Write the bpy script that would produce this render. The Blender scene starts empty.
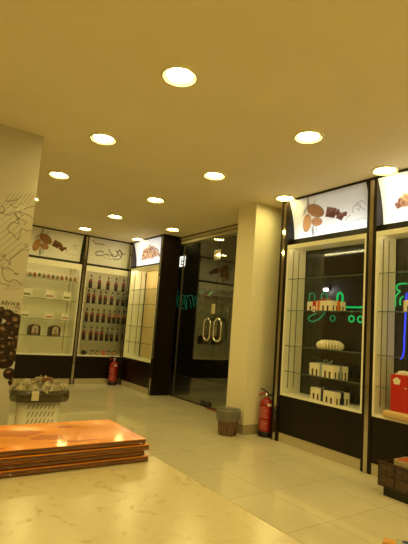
import bpy, bmesh, math, random
import numpy as np
from mathutils import Vector, Matrix
random.seed(7); rng = np.random.default_rng(7)
PI = math.pi
SC = bpy.context.scene
COL = SC.collection
H = 2.815          # ceiling height
XF = 3.71          # front plane of the window cabinets
XG = 4.10          # glass line of the storefront
YB = 8.22          # front plane of the cabinets at the back

# ------------------------------------------------------------------ materials
MAT = {}
def mat(name, color=(.8, .8, .8), rough=.5, metal=0., spec=.5, coat=0., emit=None, strength=0., noise=None, bump=None, trans=0., alpha=1.):
    if name in MAT: return MAT[name]
    m = bpy.data.materials.new(name); m.use_nodes = True
    nt = m.node_tree; p = nt.nodes['Principled BSDF']
    p.inputs['Base Color'].default_value = (*color, 1)
    p.inputs['Roughness'].default_value = rough
    p.inputs['Metallic'].default_value = metal
    p.inputs['Specular IOR Level'].default_value = spec
    p.inputs['Coat Weight'].default_value = coat
    p.inputs['Coat Roughness'].default_value = .06
    p.inputs['Transmission Weight'].default_value = trans
    p.inputs['Alpha'].default_value = alpha
    if emit:
        p.inputs['Emission Color'].default_value = (*emit, 1); p.inputs['Emission Strength'].default_value = strength
    if noise:      # (scale, second colour, stretch)
        tc = nt.nodes.new('ShaderNodeTexCoord'); mp = nt.nodes.new('ShaderNodeMapping')
        mp.inputs['Scale'].default_value = noise[2] if len(noise) > 2 else (1, 1, 1)
        n = nt.nodes.new('ShaderNodeTexNoise'); n.inputs['Scale'].default_value = noise[0]; n.inputs['Detail'].default_value = 5
        r = nt.nodes.new('ShaderNodeValToRGB'); r.color_ramp.elements[0].position = .35; r.color_ramp.elements[1].position = .65
        r.color_ramp.elements[0].color = (*color, 1); r.color_ramp.elements[1].color = (*noise[1], 1)
        nt.links.new(tc.outputs['Object'], mp.inputs[0]); nt.links.new(mp.outputs[0], n.inputs[0])
        nt.links.new(n.outputs[0], r.inputs[0]); nt.links.new(r.outputs[0], p.inputs['Base Color'])
    if bump:       # (scale, strength)
        tc = nt.nodes.new('ShaderNodeTexCoord'); n = nt.nodes.new('ShaderNodeTexNoise'); n.inputs['Scale'].default_value = bump[0]; n.inputs['Detail'].default_value = bump[3] if len(bump) > 3 else 3
        b = nt.nodes.new('ShaderNodeBump'); b.inputs['Strength'].default_value = bump[1]; b.inputs['Distance'].default_value = bump[2] if len(bump) > 2 else .01
        nt.links.new(tc.outputs['Object'], n.inputs[0]); nt.links.new(n.outputs[0], b.inputs['Height']); nt.links.new(b.outputs[0], p.inputs['Normal'])
    MAT[name] = m
    return m

def emis(name, color, strength):
    if name in MAT: return MAT[name]
    m = bpy.data.materials.new(name); m.use_nodes = True
    nt = m.node_tree; nt.nodes.clear()
    e = nt.nodes.new('ShaderNodeEmission'); e.inputs[0].default_value = (*color, 1); e.inputs[1].default_value = strength
    o = nt.nodes.new('ShaderNodeOutputMaterial'); nt.links.new(e.outputs[0], o.inputs[0])
    MAT[name] = m; return m

def glass(name, tint=(.94, .97, .95), base=.04, gain=1.):
    """clear pane: see-through with a reflection that grows at grazing angles"""
    if name in MAT: return MAT[name]
    m = bpy.data.materials.new(name); m.use_nodes = True
    nt = m.node_tree; nt.nodes.clear(); N = nt.nodes.new; L = nt.links.new
    lw = N('ShaderNodeLayerWeight'); lw.inputs[0].default_value = .5
    pw = N('ShaderNodeMath'); pw.operation = 'POWER'; pw.inputs[1].default_value = 5
    ml = N('ShaderNodeMath'); ml.operation = 'MULTIPLY_ADD'; ml.inputs[1].default_value = (1 - base) * gain; ml.inputs[2].default_value = base; ml.use_clamp = True
    t = N('ShaderNodeBsdfTransparent'); t.inputs[0].default_value = (*tint, 1)
    g = N('ShaderNodeBsdfGlossy'); g.inputs['Roughness'].default_value = 0.0; g.inputs[0].default_value = (1, 1, 1, 1)
    mx = N('ShaderNodeMixShader'); o = N('ShaderNodeOutputMaterial')
    L(lw.outputs['Facing'], pw.inputs[0]); L(pw.outputs[0], ml.inputs[0]); L(ml.outputs[0], mx.inputs[0])
    L(t.outputs[0], mx.inputs[1]); L(g.outputs[0], mx.inputs[2]); L(mx.outputs[0], o.inputs[0])
    MAT[name] = m; return m

def printed(name, translucent=0., rough=.4):
    """surface that carries a print (a colour per point of its mesh)"""
    if name in MAT: return MAT[name]
    m = bpy.data.materials.new(name); m.use_nodes = True
    nt = m.node_tree; p = nt.nodes['Principled BSDF']; N = nt.nodes.new; L = nt.links.new
    a = N('ShaderNodeAttribute'); a.attribute_name = 'print'
    L(a.outputs['Color'], p.inputs['Base Color']); p.inputs['Roughness'].default_value = rough; p.inputs['Specular IOR Level'].default_value = .3
    if translucent:
        t = N('ShaderNodeBsdfTranslucent'); mx = N('ShaderNodeMixShader'); mx.inputs[0].default_value = translucent
        L(a.outputs['Color'], t.inputs[0]); L(p.outputs[0], mx.inputs[1]); L(t.outputs[0], mx.inputs[2])
        L(mx.outputs[0], nt.nodes['Material Output'].inputs[0])
    MAT[name] = m; return m

def film(name, tint, gloss=.25, rough=.12):
    """thin plastic: mostly see-through, some diffuse and gloss"""
    if name in MAT: return MAT[name]
    m = bpy.data.materials.new(name); m.use_nodes = True
    nt = m.node_tree; p = nt.nodes['Principled BSDF']; N = nt.nodes.new; L = nt.links.new
    p.inputs['Base Color'].default_value = (*tint, 1); p.inputs['Roughness'].default_value = rough
    t = N('ShaderNodeBsdfTransparent'); t.inputs[0].default_value = (1, 1, 1, 1)
    mx = N('ShaderNodeMixShader'); mx.inputs[0].default_value = gloss
    L(t.outputs[0], mx.inputs[1]); L(p.outputs[0], mx.inputs[2]); L(mx.outputs[0], nt.nodes['Material Output'].inputs[0])
    MAT[name] = m; return m

WENGE = mat('wenge', (.010, .005, .003), .3, spec=.3, noise=(9, (.007, .0035, .002), (1, 1, .06)))
WENGE_RED = mat('wenge_gloss', (.022, .008, .005), .2, spec=.5, noise=(9, (.015, .006, .004), (1, 1, .06)))
BLACK = mat('black_trim', (.006, .005, .005), .35)
CREAM = mat('cream_paint', (.86, .78, .58), .75)
CEIL = mat('ceiling_paint', (.86, .76, .56), .8, noise=(1.4, (.83, .73, .53)))
WHITE = mat('white_lacquer', (.88, .84, .72), .35)
CASEIN = mat('case_interior', (.86, .81, .64), .5)
STEEL = mat('brushed_steel', (.66, .62, .54), .07, metal=1., noise=(40, (.55, .5, .42), (1, 1, .03)))
CHROME = mat('chrome', (.8, .78, .74), .08, metal=1.)
DSTEEL = mat('dark_metal', (.09, .085, .08), .35, metal=.8)
KICK = mat('kick_metal', (.56, .49, .34), .28, metal=.15)
RED = mat('extinguisher_red', (.30, .009, .008), .28, coat=.35)
GREYBASE = mat('base_tile', (.4, .33, .2), .35)
PANE = glass('window_glass', (.9, .93, .9), .05, 1.3); DOORG = glass('door_glass', (.9, .93, .9), .085, 1.4)
SHELFG = glass('shelf_glass', (.93, .97, .94), .03, .8)
SHELFE = mat('shelf_edge', (.12, .16, .15), .12, spec=.7)
CARD = mat('white_card', (.85, .8, .68), .55)

# ------------------------------------------------------------------ mesh helpers
class MB:
    """collects shapes in one bmesh; each shape takes a material index"""
    def __init__(s): s.b = bmesh.new()
    def _faces(s, faces, mi, smooth=False):
        for f in faces: f.material_index = mi; f.smooth = smooth
    def box(s, x0, x1, y0, y1, z0, z1, mi=0, bev=0.):
        v = [s.b.verts.new(p) for p in ((x0,y0,z0),(x1,y0,z0),(x1,y1,z0),(x0,y1,z0),(x0,y0,z1),(x1,y0,z1),(x1,y1,z1),(x0,y1,z1))]
        f = [s.b.faces.new([v[i] for i in q]) for q in ((3,2,1,0),(4,5,6,7),(0,1,5,4),(1,2,6,5),(2,3,7,6),(3,0,4,7))]
        s._faces(f, mi)
        if bev:
            e = list({e for q in f for e in q.edges})
            r = bmesh.ops.bevel(s.b, geom=e, offset=bev, segments=2, affect='EDGES', profile=.6)
            s._faces(r['faces'], mi, True)
        return s
    def quad(s, pts, mi=0):
        f = s.b.faces.new([s.b.verts.new(p) for p in pts]); f.material_index = mi; return s
    def prism(s, pts, axis, a, c, mi=0):
        """polygon pts (2D) extruded along axis between a and c"""
        def P(u, v, t): return {'x': (t, u, v), 'y': (u, t, v), 'z': (u, v, t)}[axis]
        lo = [s.b.verts.new(P(u, v, a)) for u, v in pts]; hi = [s.b.verts.new(P(u, v, c)) for u, v in pts]
        n = len(pts); f = [s.b.faces.new(lo[::-1]), s.b.faces.new(hi)]
        for i in range(n): f.append(s.b.faces.new((lo[i], lo[(i+1) % n], hi[(i+1) % n], hi[i])))
        s._faces(f, mi); bmesh.ops.recalc_face_normals(s.b, faces=f); return s
    def lathe(s, prof, c=(0, 0, 0), n=24, mi=0, mod=None, sx=1., sy=1., cap=True):
        """profile of (radius, z); mod(angle, k) scales the radius"""
        rings = []
        for k, (r, z) in enumerate(prof):
            ring = []
            for i in range(n):
                a = 2*PI*i/n; q = r*(mod(a, k) if mod else 1)
                ring.append(s.b.verts.new((c[0]+q*sx*math.cos(a), c[1]+q*sy*math.sin(a), c[2]+z)))
            rings.append(ring)
        f = []
        for A, B in zip(rings, rings[1:]):
            for i in range(n): f.append(s.b.faces.new((A[i], A[(i+1) % n], B[(i+1) % n], B[i])))
        s._faces(f, mi, True)
        if cap:
            g = []
            if prof[0][0] > 1e-5: g.append(s.b.faces.new(rings[0][::-1]))
            if prof[-1][0] > 1e-5: g.append(s.b.faces.new(rings[-1]))
            s._faces(g, mi)
        return s
    def tube(s, pts, r, n=8, mi=0, closed=False):
        pts = [Vector(p) for p in pts]; m = len(pts); rings = []
        for i, p in enumerate(pts):
            if closed: t = (pts[(i+1) % m]-pts[i-1]).normalized()
            else: t = (pts[min(i+1, m-1)]-pts[max(i-1, 0)]).normalized()
            ref = Vector((0, 0, 1)) if abs(t.z) < .9 else Vector((1, 0, 0))
            if i and rings: ref = u0
            u = (ref - t*ref.dot(t)).normalized(); w = t.cross(u); u0 = u
            rr = r(i/(m-1)) if callable(r) else r
            rings.append([s.b.verts.new(p+u*rr*math.cos(2*PI*k/n)+w*rr*math.sin(2*PI*k/n)) for k in range(n)])
        f = []
        for j in range(m if closed else m-1):
            A, B = rings[j], rings[(j+1) % m]
            for k in range(n): f.append(s.b.faces.new((A[k], A[(k+1) % n], B[(k+1) % n], B[k])))
        s._faces(f, mi, True)
        if not closed: s._faces([s.b.faces.new(rings[0][::-1]), s.b.faces.new(rings[-1])], mi)
        return s
    def mesh(s, name, mats):
        bmesh.ops.recalc_face_normals(s.b, faces=s.b.faces)
        me = bpy.data.meshes.new(name); s.b.to_mesh(me); s.b.free()
        for m in (mats if isinstance(mats, (list, tuple)) else [mats]): me.materials.append(m)
        return me
    def obj(s, name, mats, parent=None, loc=None):
        o = bpy.data.objects.new(name, s.mesh(name, mats)); COL.objects.link(o)
        if parent: o.parent = parent
        if loc: o.location = loc
        return o

def smooth_path(pts, per=6, closed=False):
    """Catmull-Rom through the points"""
    P = [Vector(p) for p in pts]; m = len(P); out = []
    for i in range(m if closed else m-1):
        if closed: a, b, c, d = P[i-1], P[i], P[(i+1) % m], P[(i+2) % m]
        else: a, b, c, d = P[max(i-1, 0)], P[i], P[i+1], P[min(i+2, m-1)]
        for k in range(per):
            t = k/per
            out.append(.5*((2*b)+(c-a)*t+(2*a-5*b+4*c-d)*t*t+(3*b-a-3*c+d)*t**3))
    if not closed: out.append(P[-1])
    return out

def tag(o, label, cat, group=None):
    o['label'] = label; o['category'] = cat
    if group: o['group'] = group
    return o
def thing(name, label, cat, loc=(0, 0, 0), rz=0., group=None):
    o = bpy.data.objects.new(name, None); COL.objects.link(o); o.empty_display_size = .1
    o.location = loc; o.rotation_euler = (0, 0, rz)
    return tag(o, label, cat, group)
def struct(o): o['kind'] = 'structure'; return o
def dup(src, loc, label, rz=None, parent=None):
    """copy a thing with its parts and sub-parts"""
    c = src.copy(); COL.objects.link(c); c.location = loc; c['label'] = label
    if rz is not None: c.rotation_euler = (0, 0, rz)
    def kids(a, b):
        for ch in list(a.children):
            d = ch.copy(); COL.objects.link(d); d.parent = b; kids(ch, d)
    kids(src, c)
    return c
ORD = ['first', 'second', 'third', 'fourth', 'fifth', 'sixth', 'seventh', 'eighth', 'ninth', 'tenth', 'eleventh', 'twelfth', 'thirteenth']

# ------------------------------------------------------------------ prints
class Canvas:
    """a little raster in metres: x to the right, z up from the lower edge"""
    def __init__(s, w, h, res, bg):
        s.w, s.h = w, h; s.nx, s.nz = int(w/res)+1, int(h/res)+1
        s.X, s.Z = np.meshgrid(np.linspace(0, w, s.nx), np.linspace(0, h, s.nz)); s.res = res
        s.C = np.ones((s.nz, s.nx, 3))*np.array(bg)
    def mix(s, a, col): s.C = s.C*(1-a[..., None])+np.array(col)*a[..., None]
    def ell(s, cx, cz, rx, rz, ang, col, alpha=1., soft=.15):
        t = math.radians(ang); dx, dz = s.X-cx, s.Z-cz
        u = (dx*math.cos(t)+dz*math.sin(t))/rx; v = (-dx*math.sin(t)+dz*math.cos(t))/rz
        s.mix(np.clip((1-np.sqrt(u*u+v*v))/soft, 0, 1)*alpha, col)
    def line(s, pts, width, col, alpha=1.):
        d = np.full(s.X.shape, 1e9)
        for (x0, z0), (x1, z1) in zip(pts, pts[1:]):
            vx, vz = x1-x0, z1-z0; l2 = vx*vx+vz*vz+1e-12
            t = np.clip(((s.X-x0)*vx+(s.Z-z0)*vz)/l2, 0, 1)
            d = np.minimum(d, np.hypot(s.X-x0-t*vx, s.Z-z0-t*vz))
        s.mix(np.clip((width/2-d)/s.res+.5, 0, 1)*alpha, col)
    def poly(s, pts, col, alpha=1.):
        ins = np.zeros(s.X.shape, bool); n = len(pts)
        for i in range(n):
            (x0, z0), (x1, z1) = pts[i], pts[(i+1) % n]
            c = (z0 > s.Z) != (z1 > s.Z)
            ins ^= c & (s.X < (x1-x0)*(s.Z-z0)/((z1-z0) or 1e-9)+x0)
        s.mix(ins*alpha, col)
    def mesh(s, name, fn, material):
        """grid of points fn(x, z) -> 3D carrying the colours"""
        v = np.array([fn(x, z) for x, z in zip(s.X.ravel(), s.Z.ravel())], dtype=np.float32)
        i = np.arange((s.nz-1)*s.nx).reshape(s.nz-1, s.nx)[:, :-1].ravel()
        f = np.stack([i, i+1, i+s.nx+1, i+s.nx], 1)
        me = bpy.data.meshes.new(name); me.from_pydata(v.tolist(), [], f.tolist()); me.update()
        at = me.color_attributes.new('print', 'FLOAT_COLOR', 'POINT')
        at.data.foreach_set('color', np.concatenate([s.C.reshape(-1, 3), np.ones((v.shape[0], 1))], 1).astype(np.float32).ravel())
        me.polygons.foreach_set('use_smooth', np.ones(len(me.polygons), bool)); me.materials.append(material)
        return me
    def obj(s, name, fn, material, parent):
        o = bpy.data.objects.new(name, s.mesh(name, fn, material)); COL.objects.link(o); o.parent = parent; return o
LAMP_POWER = 69.; TUBE_A = 12.; TUBE_B = 9.; EXPOSURE = 0.
MAP_LINES = [[(0.594, 2.101), (0.622, 2.103), (0.635, 2.066), (0.624, 2.05), (0.6, 2.054)], [(0.602, 2.041), (0.65, 2.038), (0.682, 2.04), (0.696, 2.065), (0.721, 2.057), (0.75, 2.027), (0.793, 2.018), (0.824, 2.006), (0.802, 1.979)], [(0.635, 2.164), (0.648, 2.154), (0.683, 2.173), (0.711, 2.182), (0.721, 2.202)], [(0.671, 2.136), (0.697, 2.12), (0.73, 2.121)], [(0.703, 2.076), (0.731, 2.082), (0.759, 2.091), (0.803, 2.075), (0.837, 2.073), (0.866, 2.051)], [(0.706, 1.982), (0.681, 1.951), (0.676, 1.923), (0.692, 1.891), (0.721, 1.887), (0.746, 1.856), (0.769, 1.839), (0.78, 1.88), (0.785, 1.944), (0.81, 1.944), (0.839, 1.918)], [(0.706, 1.982), (0.735, 1.984), (0.76, 1.98), (0.76, 2.011), (0.743, 2.013), (0.729, 1.996)], [(0.786, 2.112), (0.813, 2.136), (0.861, 2.161), (0.875, 2.159)], [(0.833, 1.931), (0.862, 1.941), (0.879, 1.939)], [(0.751, 2.086), (0.775, 2.06), (0.788, 2.062)], [(0.719, 2.075), (0.736, 2.042), (0.758, 2.029), (0.734, 2.02)], [(0.651, 1.636), (0.687, 1.658), (0.711, 1.653), (0.728, 1.613), (0.735, 1.623), (0.73, 1.664), (0.762, 1.695), (0.797, 1.739), (0.826, 1.766), (0.867, 1.764)], [(0.821, 1.804), (0.849, 1.813), (0.855, 1.792), (0.832, 1.784)], [(0.667, 1.575), (0.685, 1.586), (0.677, 1.551), (0.689, 1.519), (0.704, 1.487), (0.742, 1.467), (0.771, 1.491), (0.798, 1.491), (0.856, 1.451)], [(0.673, 1.459), (0.699, 1.441), (0.721, 1.448), (0.746, 1.434)], [(0.652, 1.691), (0.658, 1.675), (0.67, 1.672)], [(0.671, 1.698), (0.687, 1.692), (0.685, 1.675), (0.675, 1.681), (0.671, 1.698)], [(0.711, 1.594), (0.744, 1.577), (0.774, 1.56)], [(0.772, 1.547), (0.812, 1.548), (0.793, 1.537), (0.772, 1.547)]]
HATCH = [[(0.602, 2.036), (0.758, 2.228)], [(0.609, 1.98), (0.765, 2.17)], [(0.616, 1.924), (0.772, 2.112)], [(0.623, 1.867), (0.779, 2.054)], [(0.63, 1.811), (0.786, 1.996)], [(0.637, 1.755), (0.793, 1.938)], [(0.644, 1.699), (0.8, 1.88)], [(0.65, 1.644), (0.807, 1.823)], [(0.657, 1.588), (0.814, 1.765)], [(0.609, 2.114), (0.667, 2.235)], [(0.64, 2.121), (0.699, 2.242)], [(0.672, 2.128), (0.731, 2.25)], [(0.704, 2.135), (0.764, 2.258)], [(0.736, 2.142), (0.797, 2.266)], [(0.769, 2.149), (0.831, 2.274)], [(0.802, 2.157), (0.864, 2.282)], [(0.712, 1.396), (0.764, 1.478)], [(0.735, 1.399), (0.784, 1.48)], [(0.758, 1.401), (0.803, 1.483)], [(0.781, 1.404), (0.823, 1.485)], [(0.805, 1.407), (0.843, 1.488)], [(0.828, 1.409), (0.863, 1.49)], [(0.744, 1.198), (0.762, 1.295)], [(0.769, 1.2), (0.787, 1.297)], [(0.794, 1.202), (0.812, 1.3)], [(0.819, 1.204), (0.837, 1.302)]]
LETTERS = [[(0.706, 1.272), (0.715, 1.308), (0.732, 1.271)], [(0.71, 1.285), (0.726, 1.285)], [(0.751, 1.307), (0.744, 1.308), (0.742, 1.299), (0.746, 1.271)], [(0.736, 1.292), (0.753, 1.292)], [(0.764, 1.273), (0.762, 1.293), (0.775, 1.294)], [(0.785, 1.295), (0.788, 1.275)], [(0.784, 1.307), (0.785, 1.304)], [(0.813, 1.294), (0.803, 1.297), (0.798, 1.285), (0.807, 1.276), (0.817, 1.28)], [(0.844, 1.297), (0.832, 1.298), (0.828, 1.286), (0.836, 1.278), (0.846, 1.285)], [(0.846, 1.299), (0.848, 1.277)], [(0.819, 1.255), (0.827, 1.266), (0.837, 1.257)], [(0.844, 1.265), (0.855, 1.252), (0.847, 1.239)], [(0.822, 1.226), (0.84, 1.224)]]
BEANS = [(0.711, 1.218, 0.027, 0.036, 0), (0.769, 1.189, 0.054, 0.045, -20), (0.84, 1.135, 0.054, 0.072, 20), (0.754, 1.054, 0.063, 0.063, 0), (0.836, 1.033, 0.045, 0.036, 0), (0.817, 0.931, 0.054, 0.063, 30), (0.764, 0.912, 0.045, 0.054, 0), (0.854, 1.085, 0.036, 0.054, 0), (0.786, 0.797, 0.072, 0.054, 0), (0.85, 0.857, 0.054, 0.054, 40), (0.856, 0.941, 0.036, 0.063, 0), (0.748, 0.978, 0.054, 0.036, 0), (0.837, 0.702, 0.045, 0.045, 20), (0.861, 0.632, 0.022, 0.029, 0), (0.762, 0.862, 0.054, 0.045, 10), (0.871, 0.882, 0.027, 0.054, 0), (0.865, 0.992, 0.027, 0.045, 0), (0.787, 1.106, 0.036, 0.045, 0), (0.666, 1.14, 0.063, 0.054, 10), (0.666, 1.015, 0.072, 0.063, -30), (0.689, 0.893, 0.063, 0.054, 40), (0.688, 0.779, 0.072, 0.054, 0)]
# ------------------------------------------------------------------ room shell
def floor_material():
    m = bpy.data.materials.new('polished_tile'); m.use_nodes = True; nt = m.node_tree; p = nt.nodes['Principled BSDF']; N = nt.nodes.new; L = nt.links.new
    g = N('ShaderNodeNewGeometry'); mp = N('ShaderNodeMapping'); mp.inputs['Location'].default_value = (-2.5+5.8, -2.03+5.8, 0)
    b = N('ShaderNodeTexBrick'); b.offset = 0; b.inputs['Scale'].default_value = 1; b.inputs['Brick Width'].default_value = .58; b.inputs['Row Height'].default_value = .58
    b.inputs['Mortar Size'].default_value = .0028; b.inputs['Mortar Smooth'].default_value = .3
    b.inputs['Color1'].default_value = (.80, .72, .53, 1); b.inputs['Color2'].default_value = (.77, .69, .505, 1); b.inputs['Mortar'].default_value = (.50, .42, .27, 1)
    n = N('ShaderNodeTexNoise'); n.inputs['Scale'].default_value = 2.2; n.inputs['Detail'].default_value = 6
    mx = N('ShaderNodeMixRGB'); mx.blend_type = 'MULTIPLY'; mx.inputs[0].default_value = .25
    L(g.outputs['Position'], mp.inputs[0]); L(mp.outputs[0], b.inputs[0]); L(g.outputs['Position'], n.inputs[0])
    L(b.outputs[0], mx.inputs[1]); L(n.outputs[0], mx.inputs[2]); L(mx.outputs[0], p.inputs['Base Color'])
    p.inputs['Roughness'].default_value = .035; p.inputs['Specular IOR Level'].default_value = .75
    return m
TILE = floor_material()
X0, X1, Y0, Y1 = -2.6, XG+.12, -2.5, 8.72
struct(MB().box(X0, XG, Y0, Y1, -.1, 0).obj('floor', TILE))
struct(MB().box(X0, X1, Y0, Y1, H, H+.12).obj('ceiling', CEIL))
struct(MB().box(X0, X1, 8.62, 8.74, 0, H).obj('wall_back', CREAM))
struct(MB().box(X0-.12, X0, Y0, Y1, 0, H).obj('wall_left', CREAM))
struct(MB().box(X0, X1, Y0-.12, Y0, 0, H).obj('wall_rear', CREAM))
struct(MB().box(XG, X1, Y0, 1.36, 0, H).obj('wall_right', CREAM))
struct(MB().box(XG, X1, 7.30, 8.62, 0, H).obj('wall_corner', CREAM))
struct(MB().box(XG, X1, 1.36, 3.93, 2.28, H).obj('wall_header', CREAM))
struct(MB().box(XG, X1, 1.36, 3.93, -.1, .5).obj('wall_sill', CREAM))
struct(MB().box(4.022, 4.034, 1.36, 2.60, .5, 2.28).obj('window_2', PANE))
struct(MB().box(4.022, 4.034, 2.61, 3.93, .5, 2.28).obj('window_1', PANE))
# pillar beside the door and its tiled foot
struct(MB().box(3.503, X1, 4.112, 4.462, 0, H).obj('wall_pillar', CREAM))
struct(MB().box(4.06, X1, 3.93, 4.111, 0, H).obj('wall_recess', CREAM))
struct(MB().box(3.491, 3.502, 4.100, 4.462, 0, .112).box(3.502, 4.059, 4.100, 4.111, 0, .112).obj('baseboard_pillar', GREYBASE))
# fascia over the glass door: beige board between two dark lines
FASC = mat('fascia_beige', (.62, .55, .4), .5)
struct(MB().box(XG-.03, X1, 4.462, 7.30, 2.69, 2.80).box(XG-.045, XG-.03, 4.462, 7.30, 2.765, 2.79, 0)
       .box(XG-.036, XG-.0305, 4.462, 7.30, 2.735, 2.745, 1).box(XG-.04, X1, 4.462, 7.30, 2.802, H, 1).obj('trim_1', [FASC, BLACK]))
# glass door: two leaves, a narrow side light, pulls, patch fittings
DY = 5.66
door = struct(bpy.data.objects.new('door_1', None)); COL.objects.link(door); door.location = (XG, DY, 0)
def D(mb, name, m, par=door): return mb.obj(name, m, par)
leafs = []
for sgn in (1, -1):
    y0, y1 = (.006, 1.07) if sgn > 0 else (-1.07, -.006)
    lf = D(MB().box(0, .012, y0, y1, .012, 2.685), 'door_leaf', DOORG); leafs.append(lf)
    yc = .125 if sgn > 0 else -.155; hw = .085 if sgn > 0 else .095
    ring = [(-.045, yc + hw*math.cos(a), 1.19 + (.08 if math.sin(a) > 0 else -.08) + .09*math.sin(a)) for a in [2*PI*(k+.5)/28 for k in range(28)]]
    h = MB().tube(ring, .0165, 10, 0, closed=True)
    for dz in (.06, -.06): h.tube([(-.045, yc-sgn*hw, 1.19+dz), (.0, yc-sgn*hw, 1.19+dz)], .009, 8)
    D(h, 'door_handle', CHROME, lf)
    D(MB().box(-.014, .026, (.001 if sgn > 0 else -.06), (.12 if sgn > 0 else -.001), 2.30, 2.47, 0, .003), 'patch_fitting', CHROME, lf)
    D(MB().box(-.014, .026, (.006 if sgn > 0 else -.05), (.2 if sgn > 0 else -.006), .02, .085, 0, .003), 'bottom_rail', DSTEEL, lf)
D(MB().box(.0, .012, 1.08, 1.635, .012, 2.685), 'side_light', DOORG)
D(MB().box(-.006, .018, 1.07, 1.08, .0, 2.685), 'mullion', mat('seam_metal', (.3, .27, .2), .3, metal=.7))
D(MB().box(-.010, .018, -.05, .025, 1.10, 1.285, 0, .003), 'door_lock', mat('lock_cover', (.55, .47, .28), .4))
D(MB().box(-.003, -.0005, .0, .096, 1.443, 1.596), 'notice_sticker', mat('sticker_paper', (.6, .52, .3), .6))
D(MB().box(-.02, .03, -1.18, 1.15, .0, .01), 'threshold', DSTEEL)
D(MB().box(-.085, -.03, -.30, -.05, .001, .014, 0, .002), 'floor_stop', mat('stop_red', (.3, .07, .05), .4))
# outside, by night
PAVE = mat('outside_paving', (.75, .63, .42), .25, noise=(1.5, (.52, .43, .28)))
struct(MB().box(XG, 6.2, -1.5, 12, -.12, -.02).obj('floor_outside', PAVE))
FAC = mat('outside_wall', (.07, .05, .03), .6, noise=(1.3, (.045, .032, .02)))
struct(MB().box(6.2, 6.4, -1.5, 12, -.12, 4.2).obj('wall_opposite', FAC))
struct(MB().box(6.17, 6.198, 8.05, 9.14, .45, 1.72).box(6.17, 6.198, 7.6, 10.0, 2.1, 2.24).obj('trim_2', mat('outside_panel', (.10, .085, .055), .5)))
struct(MB().box(XG+.12, 6.2, -1.5, 12, 4.2, 4.3).obj('ceiling_outside', mat('outside_soffit', (.03, .025, .02), .8)))
sg = thing('lit_sign', 'small lit white sign outside, seen through the glass beside the dark cabinet end', 'sign', (6.19, 10.1, 2.8))
MB().box(-.06, .009, -.13, .42, 0, .30).obj('sign_box', mat('sign_shell', (.2, .2, .2), .5), sg)
MB().box(-.064, -.0605, -.12, .41, .01, .29).obj('sign_face', emis('sign_glow', (1, .95, .85), 2.2), sg)
MB().box(-.068, -.0645, .05, .08, .05, .25).box(-.068, -.0645, -.05, .05, .05, .08).box(-.068, -.0645, -.05, .05, .135, .165).box(-.068, -.0645, .16, .19, .05, .25).obj('sign_lettering', BLACK, sg)

ol = thing('outside_lamp', 'small cool white lamp outside, seen through the window above the gift boxes', 'lamp', (6.19, 5.17, 2.05))
MB().box(-.05, .010, -.03, .03, -.02, .06).obj('lamp_bracket', DSTEEL, ol)
MB().lathe([(0, -.05), (.03, -.045), (.045, -.02), (.03, .0), (0, .002)], (-.09, 0, 0), 16).obj('lamp_globe', emis('outside_glow', (.85, .92, 1.), 26.), ol)

# ------------------------------------------------------------------ ceiling downlights
LAMP = emis('lamp_glow', (.97, .80, .265), LAMP_POWER)
TRIM = mat('lamp_trim', (.85, .80, .55), .25, metal=.2)
def make_light(loc, label):
    t = thing('ceiling_downlight', label, 'light', loc, 0, 'round downlights in the ceiling')
    MB().lathe([(.088, -.0005), (.101, -.002), (.106, -.013), (.110, -.016), (.118, -.013), (.126, 0)], (0, 0, 0), 32, cap=False).obj('trim_ring', TRIM, t)
    MB().lathe([(.0, -.006), (.05, -.0055), (.082, -.003), (.087, -.0005)], (0, 0, 0), 32, cap=False).obj('diffuser', LAMP, t)
    return t
first = None
rows = [(3.615, [-.2, 1.1, 2.41, 3.73, 6.37, 7.70], 'in the row against the window cabinets'),
        (2.56, [-1.5, -.2, 1.1, 2.41, 3.72, 5.03, 6.34, 7.68], 'in the middle row'),
        (1.30, [-1.5, -.2, 1.1, 2.37, 3.68, 5.01, 6.34, 7.68], 'in the row beside the mural wall'),
        (.05, [-1.5, -.2, 1.1, 2.39], 'in the row over the counter'),
        (-1.25, [-1.5, -.2, 1.1, 2.39], 'in the row behind the counter')]
for x, ys, where in rows:
    n = len(ys)
    for k, y in enumerate(ys):
        o = n-1-k
        lab = f'round lit ceiling downlight {where}, {ORD[o]} from its far end'
        if first is None: first = make_light((x, y, H), lab)
        else: dup(first, (x, y, H), lab)
# ------------------------------------------------------------------ mural on the cream wall
YM = 4.044
struct(MB().box(X0, .873, YM+.003, YM+.14, 0, H).obj('wall_mural', CREAM))
mural = thing('wall_mural_print', 'cream mural print with a sketched world map above brown coffee beans', 'mural', (0, YM, 0))
BG = (.58, .54, .46)
MX0 = -.06; cv = Canvas(.873-MX0, H, .0042, BG)
def off(pts): return [(x-MX0, z) for x, z in pts]
INK = (.07, .045, .03)
for dx in (0, -.62):
    for l in HATCH: cv.line([(x+dx, z) for x, z in off(l)], .0045, INK, .6)
    for l in MAP_LINES: cv.line([(x+dx, z) for x, z in off(l)], .0055, INK, .95)
for l in LETTERS: cv.line(off(l), .0075, INK, .95)
cv.ell(.62-MX0, 1.62, .07, .03, -20, INK, .25, .8); cv.ell(.70-MX0, 1.58, .05, .02, -15, INK, .3, .8); cv.ell(.6-MX0, 1.42, .09, .05, 0, INK, .2, .9)
BB = []
for x, z, rx, rz, a in BEANS: BB.append((x-MX0, z, rx, rz, a))
for k in range(34):
    x = rng.uniform(-.02, .82); BB.append((x, .78+rng.uniform(0, .42)*(.6+.4*math.cos(x*5)), rng.uniform(.045, .065), rng.uniform(.04, .052), rng.uniform(-60, 60)))
BB = BB[len(BEANS):] + BB[:len(BEANS)]
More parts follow.
